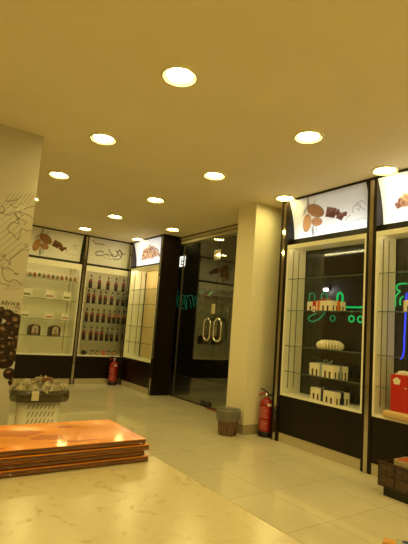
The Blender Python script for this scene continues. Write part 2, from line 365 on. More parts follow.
for i, (x, z, rx, rz, a) in enumerate(BB):
    c = rng.uniform(.75, 1.25)
    cv.ell(x, z, rx*1.12, rz*1.12, a, (.010, .005, .004), 1, .12)
    cv.ell(x, z, rx, rz, a, (.042*c, .020*c, .014*c), 1, .2)
    cv.ell(x-rx*.2, z+rz*.25, rx*.55, rz*.42, a, (.34*c, .20*c, .135*c), .9, .9)
    t = math.radians(a)
    cv.line([(x+u*rx*.85*math.cos(t)-w*rz*math.sin(t), z+u*rx*.85*math.sin(t)+w*rz*math.cos(t)) for u, w in ((-1, .0), (-.4, .12), (.1, -.1), (1, 0))], .010, (.008, .004, .003), .9)
cv.obj('printed_sheet', lambda x, z: (x+MX0, -.001, z), printed('mural_paper', 0, .16), mural)

# ------------------------------------------------------------------ display cabinets
def lb_y(z): return .105*(1-((z-2.30)/.49)**2)     # the light box face leans back towards its foot
def art_pods(w):
    c = Canvas(w, .49, .0055, (.86, .84, .80))
    X = lambda u: u*w
    Z = lambda v: (1-v)*.49
    c.ell(X(.25), Z(.42), .17, .26, -8, (.55, .50, .42), .6, .9); c.ell(X(.245), Z(.17), .026, .13, -12, (.10, .09, .08), .8, .7); c.ell(X(.19), Z(.3), .026, .09, -40, (.14, .12, .11), .7, .7); c.ell(X(.33), Z(.16), .015, .07, -40, (.3, .27, .22), .5, .7)
    c.ell(X(.27), Z(.84), .026, .085, 5, (.12, .10, .09), .8, .6); c.ell(X(.32), Z(.83), .012, .06, -8, (.2, .18, .17), .7, .6)
    c.ell(X(.29), Z(.72), .05, .025, 0, (.3, .26, .22), .5, .8)
    for u, v, rx, rz, a, col in ((.33, .62, .085, .055, -10, (.50, .24, .10)), (.195, .61, .068, .118, -16, (.56, .29, .11)), (.33, .35, .135, .078, -26, (.38, .18, .075))):
        c.ell(X(u), Z(v), rx, rz, a, tuple(k*.5 for k in col), 1, .12); c.ell(X(u), Z(v), rx*.93, rz*.9, a, col, 1, .2)
        t = math.radians(a if rx > rz else a+90); R = max(rx, rz); r = min(rx, rz)
        for q in (-.45, 0, .45):
            c.line([(X(u)+s*R*.8*math.cos(t)-(q*r*(1-.5*s*s))*math.sin(t), Z(v)+s*R*.8*math.sin(t)+(q*r*(1-.5*s*s))*math.cos(t)) for s in (-1, -.5, 0, .5, 1)], .008, tuple(k*.55 for k in col), .8)
    def chunk(u, v, s, a):
        t = math.radians(a); q = [(math.cos(t+PI/2*k)*s+X(u), math.sin(t+PI/2*k)*s*.85+Z(v)) for k in range(4)]
        c.poly(q, (.13, .050, .030)); c.poly([q[0], q[1], (X(u), Z(v))], (.24, .11, .075)); c.poly([q[1], q[2], (X(u), Z(v))], (.19, .08, .05))
    chunk(.525, .47, .095, 25); chunk(.60, .50, .05, 50); chunk(.635, .60, .065, 10); chunk(.69, .57, .04, 40)
    for u, v in ((.72, .66), (.70, .71), (.745, .63)): c.ell(X(u), Z(v), .012, .008, 20, (.4, .24, .18), .8)
    g = (.3, .25, .2)
    c.line([(X(.78), Z(.58)), (X(.80), Z(.45)), (X(.85), Z(.40)), (X(.90), Z(.36)), (X(.93), Z(.44))], .008, g, .7)
    c.line([(X(.82), Z(.42)), (X(.87), Z(.47)), (X(.92), Z(.58))], .008, g, .7); c.line([(X(.83), Z(.50)), (X(.86), Z(.56)), (X(.88), Z(.45)), (X(.84), Z(.38))], .008, g, .6)
    c.line([(X(.80), Z(.76)), (X(.83), Z(.73)), (X(.85), Z(.78)), (X(.88), Z(.74)), (X(.93), Z(.77))], .012, g, .35); c.line([(X(.74), Z(.78)), (X(.76), Z(.74)), (X(.785), Z(.78))], .012, g, .3)
    c.line([(X(.06), Z(.2)), (X(.10), Z(.14)), (X(.13), Z(.22)), (X(.08), Z(.26))], .01, g, .25)
    return c
def art_word(w):
    c = Canvas(w, .49, .0055, (.86, .84, .80)); k = .86/370
    def P(pts): return [((x-5)*k, .49-(y-(10+.147*(x-5)))/275*.49) for x, y in pts]
    ink = (.10, .05, .10)
    for l in ([(150,162),(115,152),(90,158),(80,178),(95,198),(135,200),(170,182),(188,192),(200,172)], [(190,128),(205,150),(222,178),(232,200),(242,180)], [(205,205),(222,185),(240,205),(262,205),(272,190)],
              [(255,138),(272,165),(278,190),(268,208)], [(290,128),(272,148),(290,185),(312,205),(318,190),(308,160),(290,128)], [(318,190),(315,220),(285,238),(245,228)], [(280,150),(300,140),(318,165),(322,178),(348,175)]):
        c.line(P(l), .016, ink, .95)
    for x, y in ((160, 212), (178, 222), (200, 226), (216, 236), (232, 232)): c.line(P([(x-5, y), (x+5, y+2)]), .012, ink, .6)
    c.ell(*P([(42, 52)])[0], .022, .018, 0, (.5, .06, .04), .9, .4)
    for x in (60, 74, 90, 104, 120, 138): c.line(P([(x-5, 62+.1*x), (x, 74+.1*x), (x+4, 64+.1*x)]), .012, ink, .85)
    return c
def art_pile(w, u0, u1, v0, v1):
    c = Canvas(w, .49, .0055, (.88, .86, .82)); cx = (u0+u1)/2*w; rx = (u1-u0)/2*w; zb = (1-v1)*.49; hz = (v1-v0)*.49
    c.ell(cx, zb+hz*.38, rx*.98, hz*.55, 0, (.34, .18, .11), .9, .5)
    for a in np.linspace(.02, .98, 60):
        for q in range(3):
            s = 2*a-1; z = zb+hz*rng.uniform(.05, 1)*math.sqrt(max(0, 1-s*s))
            b = rng.choice(3); col = ((.30, .12, .07), (.16, .065, .045), (.62, .38, .18))[b]
            c.ell(cx+s*rx, z, rng.uniform(.02, .045), rng.uniform(.015, .03), rng.uniform(-60, 60), col, .8, .5)
    c.ell(cx, zb+hz*.02, rx*1.05, .02, 0, (.7, .35, .2), .5, .8)
    return c

def cabinet(label, loc, rz, w, d, shelves, art, tube=None, back=True, fill_strip=0., header=0., group=None, right_panel=None, rails='side', case_top=2.255, edge=.05, zb=.535):
    t = thing('display_cabinet', label, 'cabinet', loc, rz, group)
    zt = case_top
    MB().box(0, w, .004, d, .104, zb-.02).obj('base_panel', WENGE, t)
    MB().box(0, w, .010, d-.02, 0, .103).obj('kick_plate', KICK, t)
    k = MB()
    k.box(0, w, 0, d, zb-.02, zb, 0)                                    # floor of the case
    k.box(0, .02, 0, d, zb, zt); k.box(w-.02, w, 0, d, zb, zt)          # sides
    k.box(0, w, 0, d, zt, zt+.022)                                      # top
    if header: k.box(.02, w-.02, 0, .02, zt-header, zt)
    k.obj('case', WHITE, t)
    if back:
        b = MB().box(.021, w-.021, d-.018, d-.001, zb+.001, zt-.001)
        b.obj('back_panel', CASEIN if back is True else back, t)
    for z in shelves:
        s = MB(); y0, y1 = .022, d-.03
        s.box(.024, w-.024, y0+.0015, y1, z-.008, z, 0); s.box(.024, w-.024, y0-.0015, y0+.001, z-.008, z, 1)
        s.obj('glass_shelf', [SHELFG, SHELFE], t)
    pos = []
    if rails == 'side':
        for x0, x1 in ((.0205, .0235), (w-.0235, w-.0205)):
            for y in (.09, d-.12): pos.append((x0, x1, y-.006, y+.006))
    else:
        for x in (.09, w-.09): pos.append((x-.006, x+.006, d-.0225, d-.0195))
    for (a, b, c, e) in pos: MB().box(a, b, c, e, zb+.06, zt-.04).obj('shelf_rail', mat('rail_metal', (.26, .23, .18), .4, metal=.4), t)
    if fill_strip:
        if not header: MB().box(.021, w-.021, .001, .012, zt-.026, zt-.0005).obj('front_lip', WHITE, t)  # lip added to hide the glowing strip behind it
        MB().box(.06, w-.06, .022, .037, zt-.012, zt-.0005).obj('fill_strip', emis('case_fill_%g' % fill_strip, (1.0, .84, .42), fill_strip), t)  # unseen glowing strip, added under the case top to brighten the inside
    # light box
    z0, z1 = zt+.024, H-.004
    lb = MB().box(.0, w, .03, d, z1-.02, z1).box(.0, w, lb_y(2.3)+.01, d, z0, z0+.02).box(0, w, d-.02, d, z0+.02, z1-.02)
    lb.box(0, .012, .115, d-.02, z0+.02, z1-.02).box(w-.012, w, .115, d-.02, z0+.02, z1-.02)
    lb = lb.obj('light_box', mat('box_white', (.8, .8, .78), .6), t)
    eg = MB().box(0, w, -.008, .029, z1-.022, z1).box(0, w, lb_y(2.3)-.03, lb_y(2.3)+.009, z0, z0+edge)
    prof = [(lb_y(z)-.006, z) for z in np.linspace(z0+edge, z1-.022, 12)]+[(lb_y(z)+.012, z) for z in np.linspace(z1-.022, z0+edge, 12)]
    eg.prism(prof, 'x', w-.022, w).obj('black_edging', BLACK, lb)
    zp = z0+edge-.004; ph = z1-.022-zp
    art.obj('printed_front', lambda x, z: (.004+x*(w-.008)/art.w, lb_y(zp+z*ph/.49), zp+z*ph/.49), printed('backlit_sheet', .55, .3) if tube else printed('unlit_sheet', .12, .3), lb)
    if tube: 
        for tz, st in tube:
            MB().tube([(.05, d-.07, tz), (w-.05, d-.07, tz)], .016, 10).obj('tube_lamp', emis('tube_%g' % st, (.86, .93, 1.), st), lb)
    return t
def pilaster(label, loc, rz, w, d, strip, flank=WENGE):
    t = thing('pilaster', label, 'pilaster', loc, rz, 'dark pilasters with a metal strip')
    MB().box(-w/2, w/2, 0, d, 0, H-.001).obj('post_body', flank, t)
    MB().box(-strip/2, strip/2, -.004, -.0005, 0.003, H-.03, 0).obj('metal_strip', STEEL, t)
    return t
RZ = -PI/2
SH = [.79, 1.08, 1.485, 1.85]
cabA = cabinet('dark window cabinet showing three windowed gift boxes, backlit cocoa pod picture on top', (XF, 3.747, 0), RZ, 1.087, .302, SH, art_pods(1.087), [(2.38, TUBE_A)], back=False, edge=.078, fill_strip=11., group='display cabinets', case_top=2.233)
cabB = cabinet('dark window cabinet with the red carton, cut off by the edge of the view', (XF, 2.552, 0), RZ, 1.075, .302, SH, art_pile(1.075, .14, .55, .38, .66), [(2.40, TUBE_B), (2.62, TUBE_B)], back=False, edge=.078, fill_strip=11., group='display cabinets', case_top=2.233)
WOODB = mat('light_wood_back', (.68, .52, .28), .5, noise=(5, (.63, .47, .24), (1, 1, .1)))
cabC = cabinet('empty dark cabinet beside the glass door, backlit chocolate pile picture on top', (XF, 8.065, 0), RZ, 1.15, .35, [.85, 1.15, 1.565, 1.845], art_pile(1.15, .20, .84, .22, .74), [(2.40, TUBE_B), (2.62, TUBE_B)], back=WOODB, fill_strip=55., group='display cabinets', case_top=2.25, zb=.555)
MB().box(.022, .05, .322, .3305, .537, 2.22).obj('dark_joint', BLACK, cabC)
MB().lathe([(0, 0), (.011, 0), (.011, .004), (0, .004)], (0, 0, 0), 12).obj('keyhole', BLACK, cabC).matrix_local = Matrix.Translation((.80, .331, 1.03)) @ Matrix.Rotation(PI/2, 4, 'X')
cabD = cabinet('white-fronted back cabinet of price cards and small packs, unlit cocoa pod picture on top', (1.70, YB, 0), 0, 1.06, .38, [.857, 1.156, 1.524, 1.883], art_pods(1.06), None, fill_strip=9., header=.085, group='display cabinets', rails='back', case_top=2.21)
BACKE = mat('case_olive', (.62, .56, .41), .5)
cabE = cabinet('back cabinet full of dark bottles, unlit calligraphy sign on top', (2.85, YB, 0), 0, 1.10, .38, [.817, 1.165, 1.522, 1.81], art_word(1.10), None, back=BACKE, fill_strip=12., header=.085, group='display cabinets', rails='back', case_top=2.21)
pilaster('dark pilaster with metal strip beside the red extinguisher and cream pillar', (XF-.002, 3.808, 0), RZ, .119, .31, .040)
pilaster('dark pilaster with metal strip between the two window cabinets', (XF-.002, 2.606, 0), RZ, .105, .31, .042)
pilaster('dark pilaster with metal strip between the two cabinets at the back', (2.805, YB-.002, 0), 0, .088, .38, .042)
pilaster('plain dark pilaster in the corner between the bottle cabinet and the empty cabinet', (XF-.002, 8.135, 0), RZ, .138, .36, .03, WENGE_RED)
pilaster('broad dark cabinet end beside the glass door with chrome strip on its front edge', (XF-.002, 6.866, 0), RZ, .094, .362, .035)
# ------------------------------------------------------------------ neon seen in the windows
NG = emis('neon_green', (.015, 1.0, .20), .6); NGd = emis('neon_green_dim', (.02, .75, .22), .30); NR = emis('neon_red', (1, .06, .04), .3); NB = emis('neon_blue', (.03, .05, 1.), 1.6)
NDm = {'neon_green_dim': emis('neon_door', (.02, .66, .26), .2)}
def neon(name, label, x, strokes, group=None):
    t = thing(name, label, 'neon sign', (x, strokes[0][1][0][0], strokes[0][1][0][1]), 0, group)
    oy, oz = strokes[0][1][0]
    for nm, pts, r, m, closed in strokes:
        MB().tube(smooth_path([(0, y-oy, z-oz) for y, z in pts], 6, closed), r, 8, 0, closed).obj(nm, m, t)
    return t
circ = lambda cy, cz, r: [(cy+r*math.cos(a), cz+r*math.sin(a)) for a in [2*PI*k/8 for k in range(8)]]
neon('neon_script', 'green neon script in the window behind the gift boxes', 4.0465, [
    ('neon_arch', [(3.668,1.56),(3.672,1.69),(3.635,1.713),(3.595,1.689),(3.589,1.56)], .007, NGd, False),
    ('neon_arch', [(3.484,1.56),(3.487,1.687),(3.449,1.709),(3.409,1.685),(3.406,1.56)], .008, NGd, False),
    ('neon_arch', [(3.258,1.555),(3.258,1.677),(3.226,1.709),(3.191,1.676),(3.188,1.552)], .012, NG, False),
    ('neon_bar', [(3.60,1.55),(3.129,1.548),(2.937,1.547),(2.70,1.547)], .010, NG, False),
    ('neon_tail', [(3.56,1.472),(3.635,1.446),(3.672,1.418),(3.655,1.387),(3.608,1.377),(3.535,1.399),(3.478,1.434),(3.43,1.481)], .008, NGd, False),
    ('neon_dot', circ(3.316,1.421,.032), .007, NGd, True), ('neon_dot', circ(3.062,1.422,.032), .008, NG, True), ('neon_dot', circ(2.95,1.419,.032), .008, NG, True)])
neon('neon_script', 'green neon curl in the window of the cabinet with the red carton', 4.0465, [
    ('neon_curl', [(2.43,1.779),(2.509,1.781),(2.543,1.75),(2.532,1.722),(2.502,1.707),(2.536,1.676),(2.55,1.64),(2.55,1.60),(2.55,1.552)], .008, NG, False),
    ('neon_hook', [(2.463,1.658),(2.491,1.638),(2.5,1.607),(2.495,1.57)], .008, NG, False)])
tag(MB().tube(smooth_path([(4.043,2.43,1.69),(4.043,2.434,1.631),(4.043,2.438,1.481),(4.043,2.446,1.27),(4.043,2.451,1.113),(4.043,2.48,1.047)]), .008, 8).obj('neon_tube', NB), 'blue neon tube hanging in the window above the red carton', 'neon sign')
neon('neon_lettering', 'dim green and red neon lettering on the glass door', 4.128, [('neon_letter', [(y*1.0142, 1.2+(z-1.2)*1.0142) for y, z in p], .005, NDm.get(m.name, m), False) for p, m in (
    ([(6.55,1.73),(6.65,1.749),(6.751,1.716),(6.779,1.638),(6.745,1.55),(6.663,1.512),(6.566,1.52)], NGd),
    ([(6.64,1.68),(6.68,1.646),(6.667,1.602),(6.618,1.585),(6.591,1.619),(6.612,1.671),(6.64,1.68)], NGd),
    ([(6.496,1.755),(6.538,1.696),(6.521,1.585),(6.46,1.517),(6.523,1.511),(6.557,1.523)], NGd),
    ([(6.466,1.703),(6.423,1.737),(6.331,1.743),(6.29,1.709),(6.294,1.651)], NGd), ([(6.416,1.686),(6.364,1.651),(6.325,1.526)], NGd), ([(6.483,1.67),(6.455,1.525)], NGd),
    ([(6.149,1.732),(6.219,1.7),(6.256,1.642),(6.247,1.576),(6.198,1.548)], NGd), ([(6.142,1.682),(6.18,1.633),(6.144,1.584),(6.119,1.617)], NGd),
    ([(6.075,1.722),(6.078,1.812),(6.047,1.84),(6.001,1.818),(6.02,1.745),(5.999,1.697)], NGd),
    ([(6.838,1.834),(6.815,1.841),(6.773,1.787)], NGd), ([(6.822,1.779),(6.817,1.638)], NGd), ([(5.794,1.722),(5.831,1.734),(5.785,1.764),(5.708,1.794)], NG),
    ([(5.976,1.696),(5.933,1.728),(5.85,1.734),(5.779,1.717),(5.762,1.685)], NR), ([(5.993,1.648),(5.987,1.62)], NR), ([(5.824,1.639),(5.82,1.62)], NR))])

# ------------------------------------------------------------------ goods in the window cabinets
CHOC = mat('box_brown', (.07, .028, .014), .5)
GBW = mat('giftbox_white', (.82, .75, .60), .5)
def gift_box(label, loc, rz, ribbon, w=.42, d=.20, h=.115, tagged=False, z=0):
    t = thing('gift_box', label, 'gift box', loc, rz, 'windowed white gift boxes')
    MB().box(-w/2+.008, w/2-.008, -d/2+.008, d/2-.008, 0.001, h*.9).obj('box_body', CHOC, t)
    lid = MB().box(-w/2, w/2, -d/2, d/2, h*.52, h)
    for sx, n, a in (('x', 6, w), ('y', 5, d)):                          # pillars between the little windows
        q = .4; gap = a*q/(n-1); step = a*(1-q)/n
        for k in range(n):
            p = -a/2+k*(step+gap)
            for s in (-1, 1):
                if sx == 'x': lid.box(p, p+step, s*d/2-.004 if s > 0 else -d/2, s*d/2 if s > 0 else -d/2+.004, 0, h*.53)
                else: lid.box(s*w/2-.004 if s > 0 else -w/2, s*w/2 if s > 0 else -w/2+.004, p, p+step, 0, h*.53)
    lid.obj('lid', GBW, t)
    e = .0025
    rb = MB().box(-.02, .02, -d/2-e, d/2+e, h, h+e).box(-w/2-e, w/2+e, -.018, .018, h+e, h+2*e)
    for s in (-1, 1):
        rb.box(-.02, .02, s*d/2 if s > 0 else -d/2-e, s*d/2+e if s > 0 else -d/2, 0, h+e)
        rb.box(s*w/2 if s > 0 else -w/2-e, s*w/2+e if s > 0 else -w/2, -.018, .018, 0, h+2*e)
    rb.obj('ribbon', ribbon, t)
    bw = MB()
    for s in (-1, 1):
        loop = [(0, 0, h+.008), (s*.03, .012, h+.034), (s*.062, .004, h+.044), (s*.066, -.012, h+.026), (s*.03, -.012, h+.012), (0, 0, h+.008)]
        bw.tube(smooth_path(loop, 4), .005, 6)
        bw.tube([(0, 0, h+.009), (s*.04, -.035, h+.011), (s*.075, -.06, h+.014)], .004, 6)
    bw.obj('bow', ribbon, t)
    if tagged:
        MB().box(-.105, -.045, -d/2-.006, -d/2-.003, -.018, h+.004, 0).box(-.098, -.052, -d/2-.0075, -d/2-.0062, -.012, .05, 1).box(-.095, -.055, -d/2-.009, -d/2-.0077, .012, .020, 0).obj('red_tag', [mat('tag_red', (.5, .02, .02), .5), CARD], t)
    return t
GX = RZ + .38
gift_box('white gift box with orange ribbon and red tag, on the third glass shelf up', (3.862, 3.265, 1.4855), RZ-.24, mat('ribbon_orange', (.62, .16, .02), .45), .44, .185, .105, True)
gift_box('white gift box with pale grey ribbon, on the lowest glass shelf', (3.862, 3.20, .7905), RZ-.24, mat('ribbon_grey', (.30, .34, .33), .4), .42, .185, .125)
gift_box('white gift box with navy ribbon, on the cabinet floor', (3.862, 3.17, .5355), RZ-.24, mat('ribbon_navy', (.012, .015, .05), .45), .42, .185, .12)
gift_box('white gift box above the red carton, beside the blue neon tube', (3.862, 2.10, 1.4855), RZ-.24, mat('ribbon_grey'), .42, .185, .11)
dish = thing('fluted_dish', 'white fluted domed dish alone on the second glass shelf', 'dish', (3.862, 3.185, 1.0805))
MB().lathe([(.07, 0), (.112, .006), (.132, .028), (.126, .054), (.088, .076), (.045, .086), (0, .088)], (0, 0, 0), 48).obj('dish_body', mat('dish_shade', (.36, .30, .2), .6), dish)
dm = MB()
for k in range(26):
    a = 2*PI*k/26; dm.tube(smooth_path([(r*math.cos(a), r*math.sin(a), z) for r, z in ((.112, .007), (.135, .028), (.130, .055), (.092, .079), (.05, .089))], 3), .0105, 6)
dm.obj('dish_flutes', GBW, dish)
dm = MB()
for k in range(11):
    a = 2*PI*k/11; dm.tube([(.03*math.cos(a), .03*math.sin(a), .096), (.062*math.cos(a+.3), .062*math.sin(a+.3), .0965), (.085*math.cos(a+.2), .085*math.sin(a+.2), .092)], .006, 5)
dm.obj('dish_pattern', mat('pattern_dark', (.10, .075, .05), .6), dish)
# the second window cabinet: wooden board with a red carton
tag(MB().box(-.035, .285, -.52, .40, 0, .064, 0, .022).obj('wooden_board', mat('light_wood', (.66, .44, .2), .45, noise=(6, (.6, .38, .16), (1, .1, 1))), None, (3.70, 2.02, .5365)), 'pale wooden board jutting out under the red carton', 'board')
rc = thing('red_carton', 'bright red carton with a white flower emblem, standing on the wooden board', 'carton', (3.72, 2.14, .6015))
MB().box(0, .16, -.30, .235, 0, .318, 0, .003).obj('carton_body', mat('carton_red', (.52, .016, .012), .4), rc)
em = MB()
for k in range(5):
    a = 2*PI*k/5+.3; em.prism([(.175+.02*math.cos(a)+.018*math.cos(b), .262+.02*math.sin(a)+.014*math.sin(b)) for b in [2*PI*j/10 for j in range(10)]], 'x', -.002-.0001*k, -.0005)
em.obj('flower_emblem', CARD, rc)
ln = MB().box(-.002, -.0005, .08, .10, .205, .212)
for k, (a, b) in enumerate(((.04, .028), (.02, .008), (0, -.014), (-.022, -.034), (-.05, -.07))): ln.box(-.002, -.0005, b, a, .06+.004*(k % 2), .074, 1)
ln.obj('printed_line', [CARD, BLACK], rc)
tag(MB().tube(smooth_path([(0, .10, .012), (0, .05, .022), (.01, 0, .016), (0, -.05, .024)]), .014, 8).box(-.03, .05, -.06, .12, 0, .008).obj('paper_tissue', CARD, None, (3.80, 2.25, .9205)), 'crumpled white tissue lying on top of the red carton', 'tissue')

# ------------------------------------------------------------------ back cabinet of cards and packs
def small_pack(label, x, k):
    cols = [(.26, .07, .03), (.06, .08, .035), (.22, .045, .03), (.36, .2, .08), (.08, .07, .035), (.27, .10, .045)]
    t = thing('small_pack', label, 'pack', (x, YB+.06, 1.8835), 0, 'small printed packs on the top shelf')
    MB().box(-.037, .037, 0, .05, 0, .105, 0, .003).obj('pack_body', CARD, t)
    MB().box(-.030, .030, -.0015, -.0002, .012, .065).box(-.02, .016, -.0025, -.0016, .04, .092, 1).obj('pack_print', [mat('pack_%d' % (k % 6), cols[k % 6], .5), mat('pack_%d' % ((k*2+1) % 6), cols[(k*2+1) % 6], .5)], t)
for k in range(12):
    x = 1.772+k*.082
    small_pack(f'small printed pack, {ORD[11-k]} from the metal strip on the top shelf of the card cabinet', x, k)
CG = [mat('card_green', (.07, .14, .025), .6), mat('card_red', (.40, .07, .05), .6), mat('card_dim', (.25, .24, .12), .6)]
def price_card(label, x0, x1, z, h, ci):
    t = thing('price_card', label, 'price card', ((x0+x1)/2, YB+.075, z+.0005), 0, 'white cards on the glass shelves')
    w = x1-x0
    MB().box(-w/2, w/2, 0, .05, 0, h, 0, .003).obj('card_face', CARD, t)
    p = MB()
    for j, (a, b) in enumerate(((-.36, -.2), (-.16, -.05), (-.02, .1), (.13, .22), (.26, .37))): p.box(a*w, b*w, -.0015, -.0002, h*.22+.004*(j % 2), h*.48)
    p.obj('card_lettering', CG[ci], t)
price_card('white card with green lettering, partly behind the mural edge, upper card shelf', 1.775, 1.925, 1.524, .15, 0)
price_card('white card with red lettering, in the middle of the upper card shelf', 2.17, 2.325, 1.524, .15, 1)
price_card('white card with green lettering, beside the metal strip on the upper card shelf', 2.49, 2.635, 1.524, .15, 0)
price_card('white card with green lettering, partly behind the mural edge, lower card shelf', 1.77, 1.935, 1.156, .118, 0)
price_card('white card with red lettering, in the middle of the lower card shelf', 2.205, 2.355, 1.156, .118, 1)
price_card('white card with red lettering, beside the metal strip on the lower card shelf', 2.50, 2.645, 1.156, .118, 1)
def hamper(label, x):
    t = thing('hamper', label, 'hamper', (x, YB+.07, .8575), 0, 'dark rounded hampers')
    r = .095
    arch = [(-r, 0), (-r, .115)]+[(-r*math.cos(a), .13+.06*math.sin(a)) for a in [PI*k/10 for k in range(11)]]+[(r, .115), (r, 0)]
    MB().prism(arch, 'y', 0, .16).obj('hamper_body', mat('hamper_brown', (.045, .018, .01), .4), t)
    MB().prism([(x*.58, .012+z*.85) for x, z in arch], 'y', -.004, -.0003).obj('front_label', mat('hamper_label', (.55, .47, .33), .5), t)
    MB().prism([(-.04, .02), (.04, .02), (.035, .05), (-.038, .045)], 'y', -.008, -.0045).prism([(-.02, .07), (.03, .068), (.015, .125), (-.012, .13)], 'y', -.008, -.0045, 1).obj('label_print', [mat('print_brown', (.2, .06, .03), .5), mat('print_blue', (.2, .2, .22), .5)], t)
hamper('dark rounded hamper with pale label, nearer the mural on the fourth shelf', 2.06)
hamper('dark rounded hamper with pale label, nearer the metal strip on the fourth shelf', 2.42)

# ------------------------------------------------------------------ bottles
BOT = mat('bottle_dark', (.022, .005, .004), .14, coat=.25); BOTK = mat('bottle_black', (.009, .007, .007), .14, coat=.25)
LAB = mat('label_red', (.27, .03, .022), .45); LABO = mat('label_orange', (.40, .13, .04), .45); LABG = mat('label_grey', (.16, .15, .15), .4)
def bottle_kind(body, lab):
    t = thing('bottle', '', 'bottle', (0, 0, 0), 0, 'bottles on the glass shelves')
    MB().lathe([(.030, 0), (.034, .004), (.034, .135), (.031, .158), (.016, .185), (.0125, .195), (.0125, .235)], (0, 0, 0), 20).obj('bottle_body', body, t)
    MB().lathe([(.0346, .045), (.0346, .118)], (0, 0, 0), 20, cap=False).obj('bottle_label', mat('label_dark', (.045, .014, .011), .5), t)
    MB().lathe([(.0346, .130), (.0345, .137), (.0318, .158), (.028, .164)], (0, 0, 0), 20, cap=False).obj('neck_label', lab, t)
    MB().lathe([(.0175, .184), (.0135, .196), (.0135, .212)], (0, 0, 0), 20, cap=False).obj('collar', mat('collar_silver', (.35, .34, .36), .3, metal=.8), t)
    MB().lathe([(.0145, .235), (.0150, .238), (.0150, .258), (.012, .262), (0, .262)], (0, 0, 0), 16).obj('cap', BLACK, t)
    return t
kinds = [bottle_kind(BOT, LAB), bottle_kind(BOTK, LABO), bottle_kind(BOTK, LABG)]
used = [False]*3
rowsB = [('top', 1.81, [2.997, 3.178, 3.36, 3.528, 3.69], [0, 0, 0, 0, 0]),
         ('second', 1.522, [2.983, 3.095, 3.228, 3.333, 3.465, 3.599, 3.707], [0, 0, 0, 0, 0, 2, 2]),
         ('third', 1.165, [2.986, 3.097, 3.214, 3.332, 3.455, 3.552, 3.65, 3.756], [0, 0, 0, 0, 1, 1, 1, 1]),
         ('fourth', .817, [2.973, 3.109, 3.224, 3.333, 3.441, 3.539, 3.66, 3.785], [0, 0, 0, 0, 2, 2, 2, 2])]
desc = ['dark red bottle with red neck label', 'dark bottle with orange neck label', 'near-black bottle with grey neck label']
for nm, z, xs, ks in rowsB:
    for i, (x, k) in enumerate(zip(xs, ks)):
        lab = f'{desc[k]}, {ORD[i]} along from the metal strip, {nm} bottle shelf'
        if not used[k]: used[k] = True; kinds[k].location = (x, 8.32, z+.0005); kinds[k]['label'] = lab
        else: dup(kinds[k], (x, 8.32, z+.0005), lab)
pot = thing('round_pot', 'round black pot with yellow top, on the floor of the bottle cabinet', 'pot', (3.007, 8.32, .5355))
MB().lathe([(.03, 0), (.05, .012), (.058, .04), (.048, .07), (.03, .082)], (0, 0, 0), 20).obj('pot_body', BLACK, pot)
MB().lathe([(.022, .0823), (.026, .10), (.012, .125), (0, .128)], (0, 0, 0), 16).obj('pot_top', mat('pot_yellow', (.55, .4, .06), .4), pot)
for i, (x, c) in enumerate(((3.171, 0), (3.275, 0), (3.406, 1), (3.512, 0), (3.63, 0))):
    j = thing('jar', ['pale jar with dark lid', 'pink jar with red lid'][c]+f', {ORD[i]} from the round black pot', 'jar', (x, 8.32, .5355), 0, 'jars on the floor of the bottle cabinet')
    MB().lathe([(.033, 0), (.037, .004), (.037, .062), (.033, .07)], (0, 0, 0), 18).obj('jar_body', mat(['jar_pale', 'jar_pink'][c], [(.42, .3, .16), (.6, .16, .13)][c], .3), j)
    MB().lathe([(.036, .0703), (.036, .092), (0, .092)], (0, 0, 0), 18).obj('jar_lid', mat(['jar_lid_dark', 'jar_lid_red'][c], [(.05, .02, .012), (.4, .05, .04)][c], .35), j)

# ------------------------------------------------------------------ fire extinguishers and bins
def extinguisher(label, loc, rz):
    t = thing('fire_extinguisher', label, 'extinguisher', loc, rz, 'red fire extinguishers')
    r = .083
    MB().lathe([(r*.96, .062), (r, .066), (r, .36), (r*.93, .395), (r*.7, .42), (r*.35, .432), (.024, .436), (.024, .455)], (0, 0, 0), 32).obj('cylinder', RED, t)
    MB().lathe([(r*.98, 0), (r*1.03, .006), (r*1.03, .058), (r*.97, .0615)], (0, 0, 0), 32).obj('foot_ring', BLACK, t)
    MB().lathe([(.022, .4555), (.026, .458), (.026, .475), (.018, .482), (.018, .50)], (0, 0, 0), 16).obj('valve', CHROME, t)
    MB().tube(smooth_path([(.0, 0, .492), (-.05, 0, .488), (-.095, 0, .462)]), .009, 8).obj('carry_handle', RED, t)
    MB().tube(smooth_path([(.012, 0, .50), (-.03, 0, .522), (-.075, 0, .542)]), .008, 8).obj('squeeze_lever', BLACK, t)
    MB().tube(smooth_path([(.02, 0, .47), (.075, -.012, .478), (.104, -.02, .43), (.104, -.02, .30), (.102, -.02, .12)]), .009, 8).obj('hose', BLACK, t)
    a0 = -PI/2
    def patch(lb, u0, u1, z0, z1, k, mi):
        n = 8; q = r+.0008*k
        for i in range(n):
            a, b = a0+u0+(u1-u0)*i/n, a0+u0+(u1-u0)*(i+1)/n
            lb.quad([(q*math.cos(a), q*math.sin(a), z0), (q*math.cos(b), q*math.sin(b), z0), (q*math.cos(b), q*math.sin(b), z1), (q*math.cos(a), q*math.sin(a), z1)], mi)
    PINK = mat('label_pink', (.62, .28, .22), .5)
    for nm, z0, z1 in (('picture_label', .215, .345), ('text_label', .09, .195)):
        lb = MB(); patch(lb, -.95, .30, z0, z1, 1, 0)
        k = 0; z = z0+.012
        while z < z1-.008: patch(lb, (-.62 if nm == 'picture_label' else -.85), .05+.2*math.sin(z*90), z, z+.006, 2, 1); z += .018
        if nm == 'picture_label': patch(lb, -.92, -.76, z0+.005, z1-.005, 2, 1)
        lb.obj(nm, [mat('label_red_dark', (.40, .016, .012), .4), PINK], t)
    lb = MB(); patch(lb, .15, .75, .355, .385, 1, 0); lb.obj('white_sticker', CARD, t)
    return t
e1 = extinguisher('red fire extinguisher between the cream pillar and the window cabinet', (3.735, 3.985, .0), -.75)
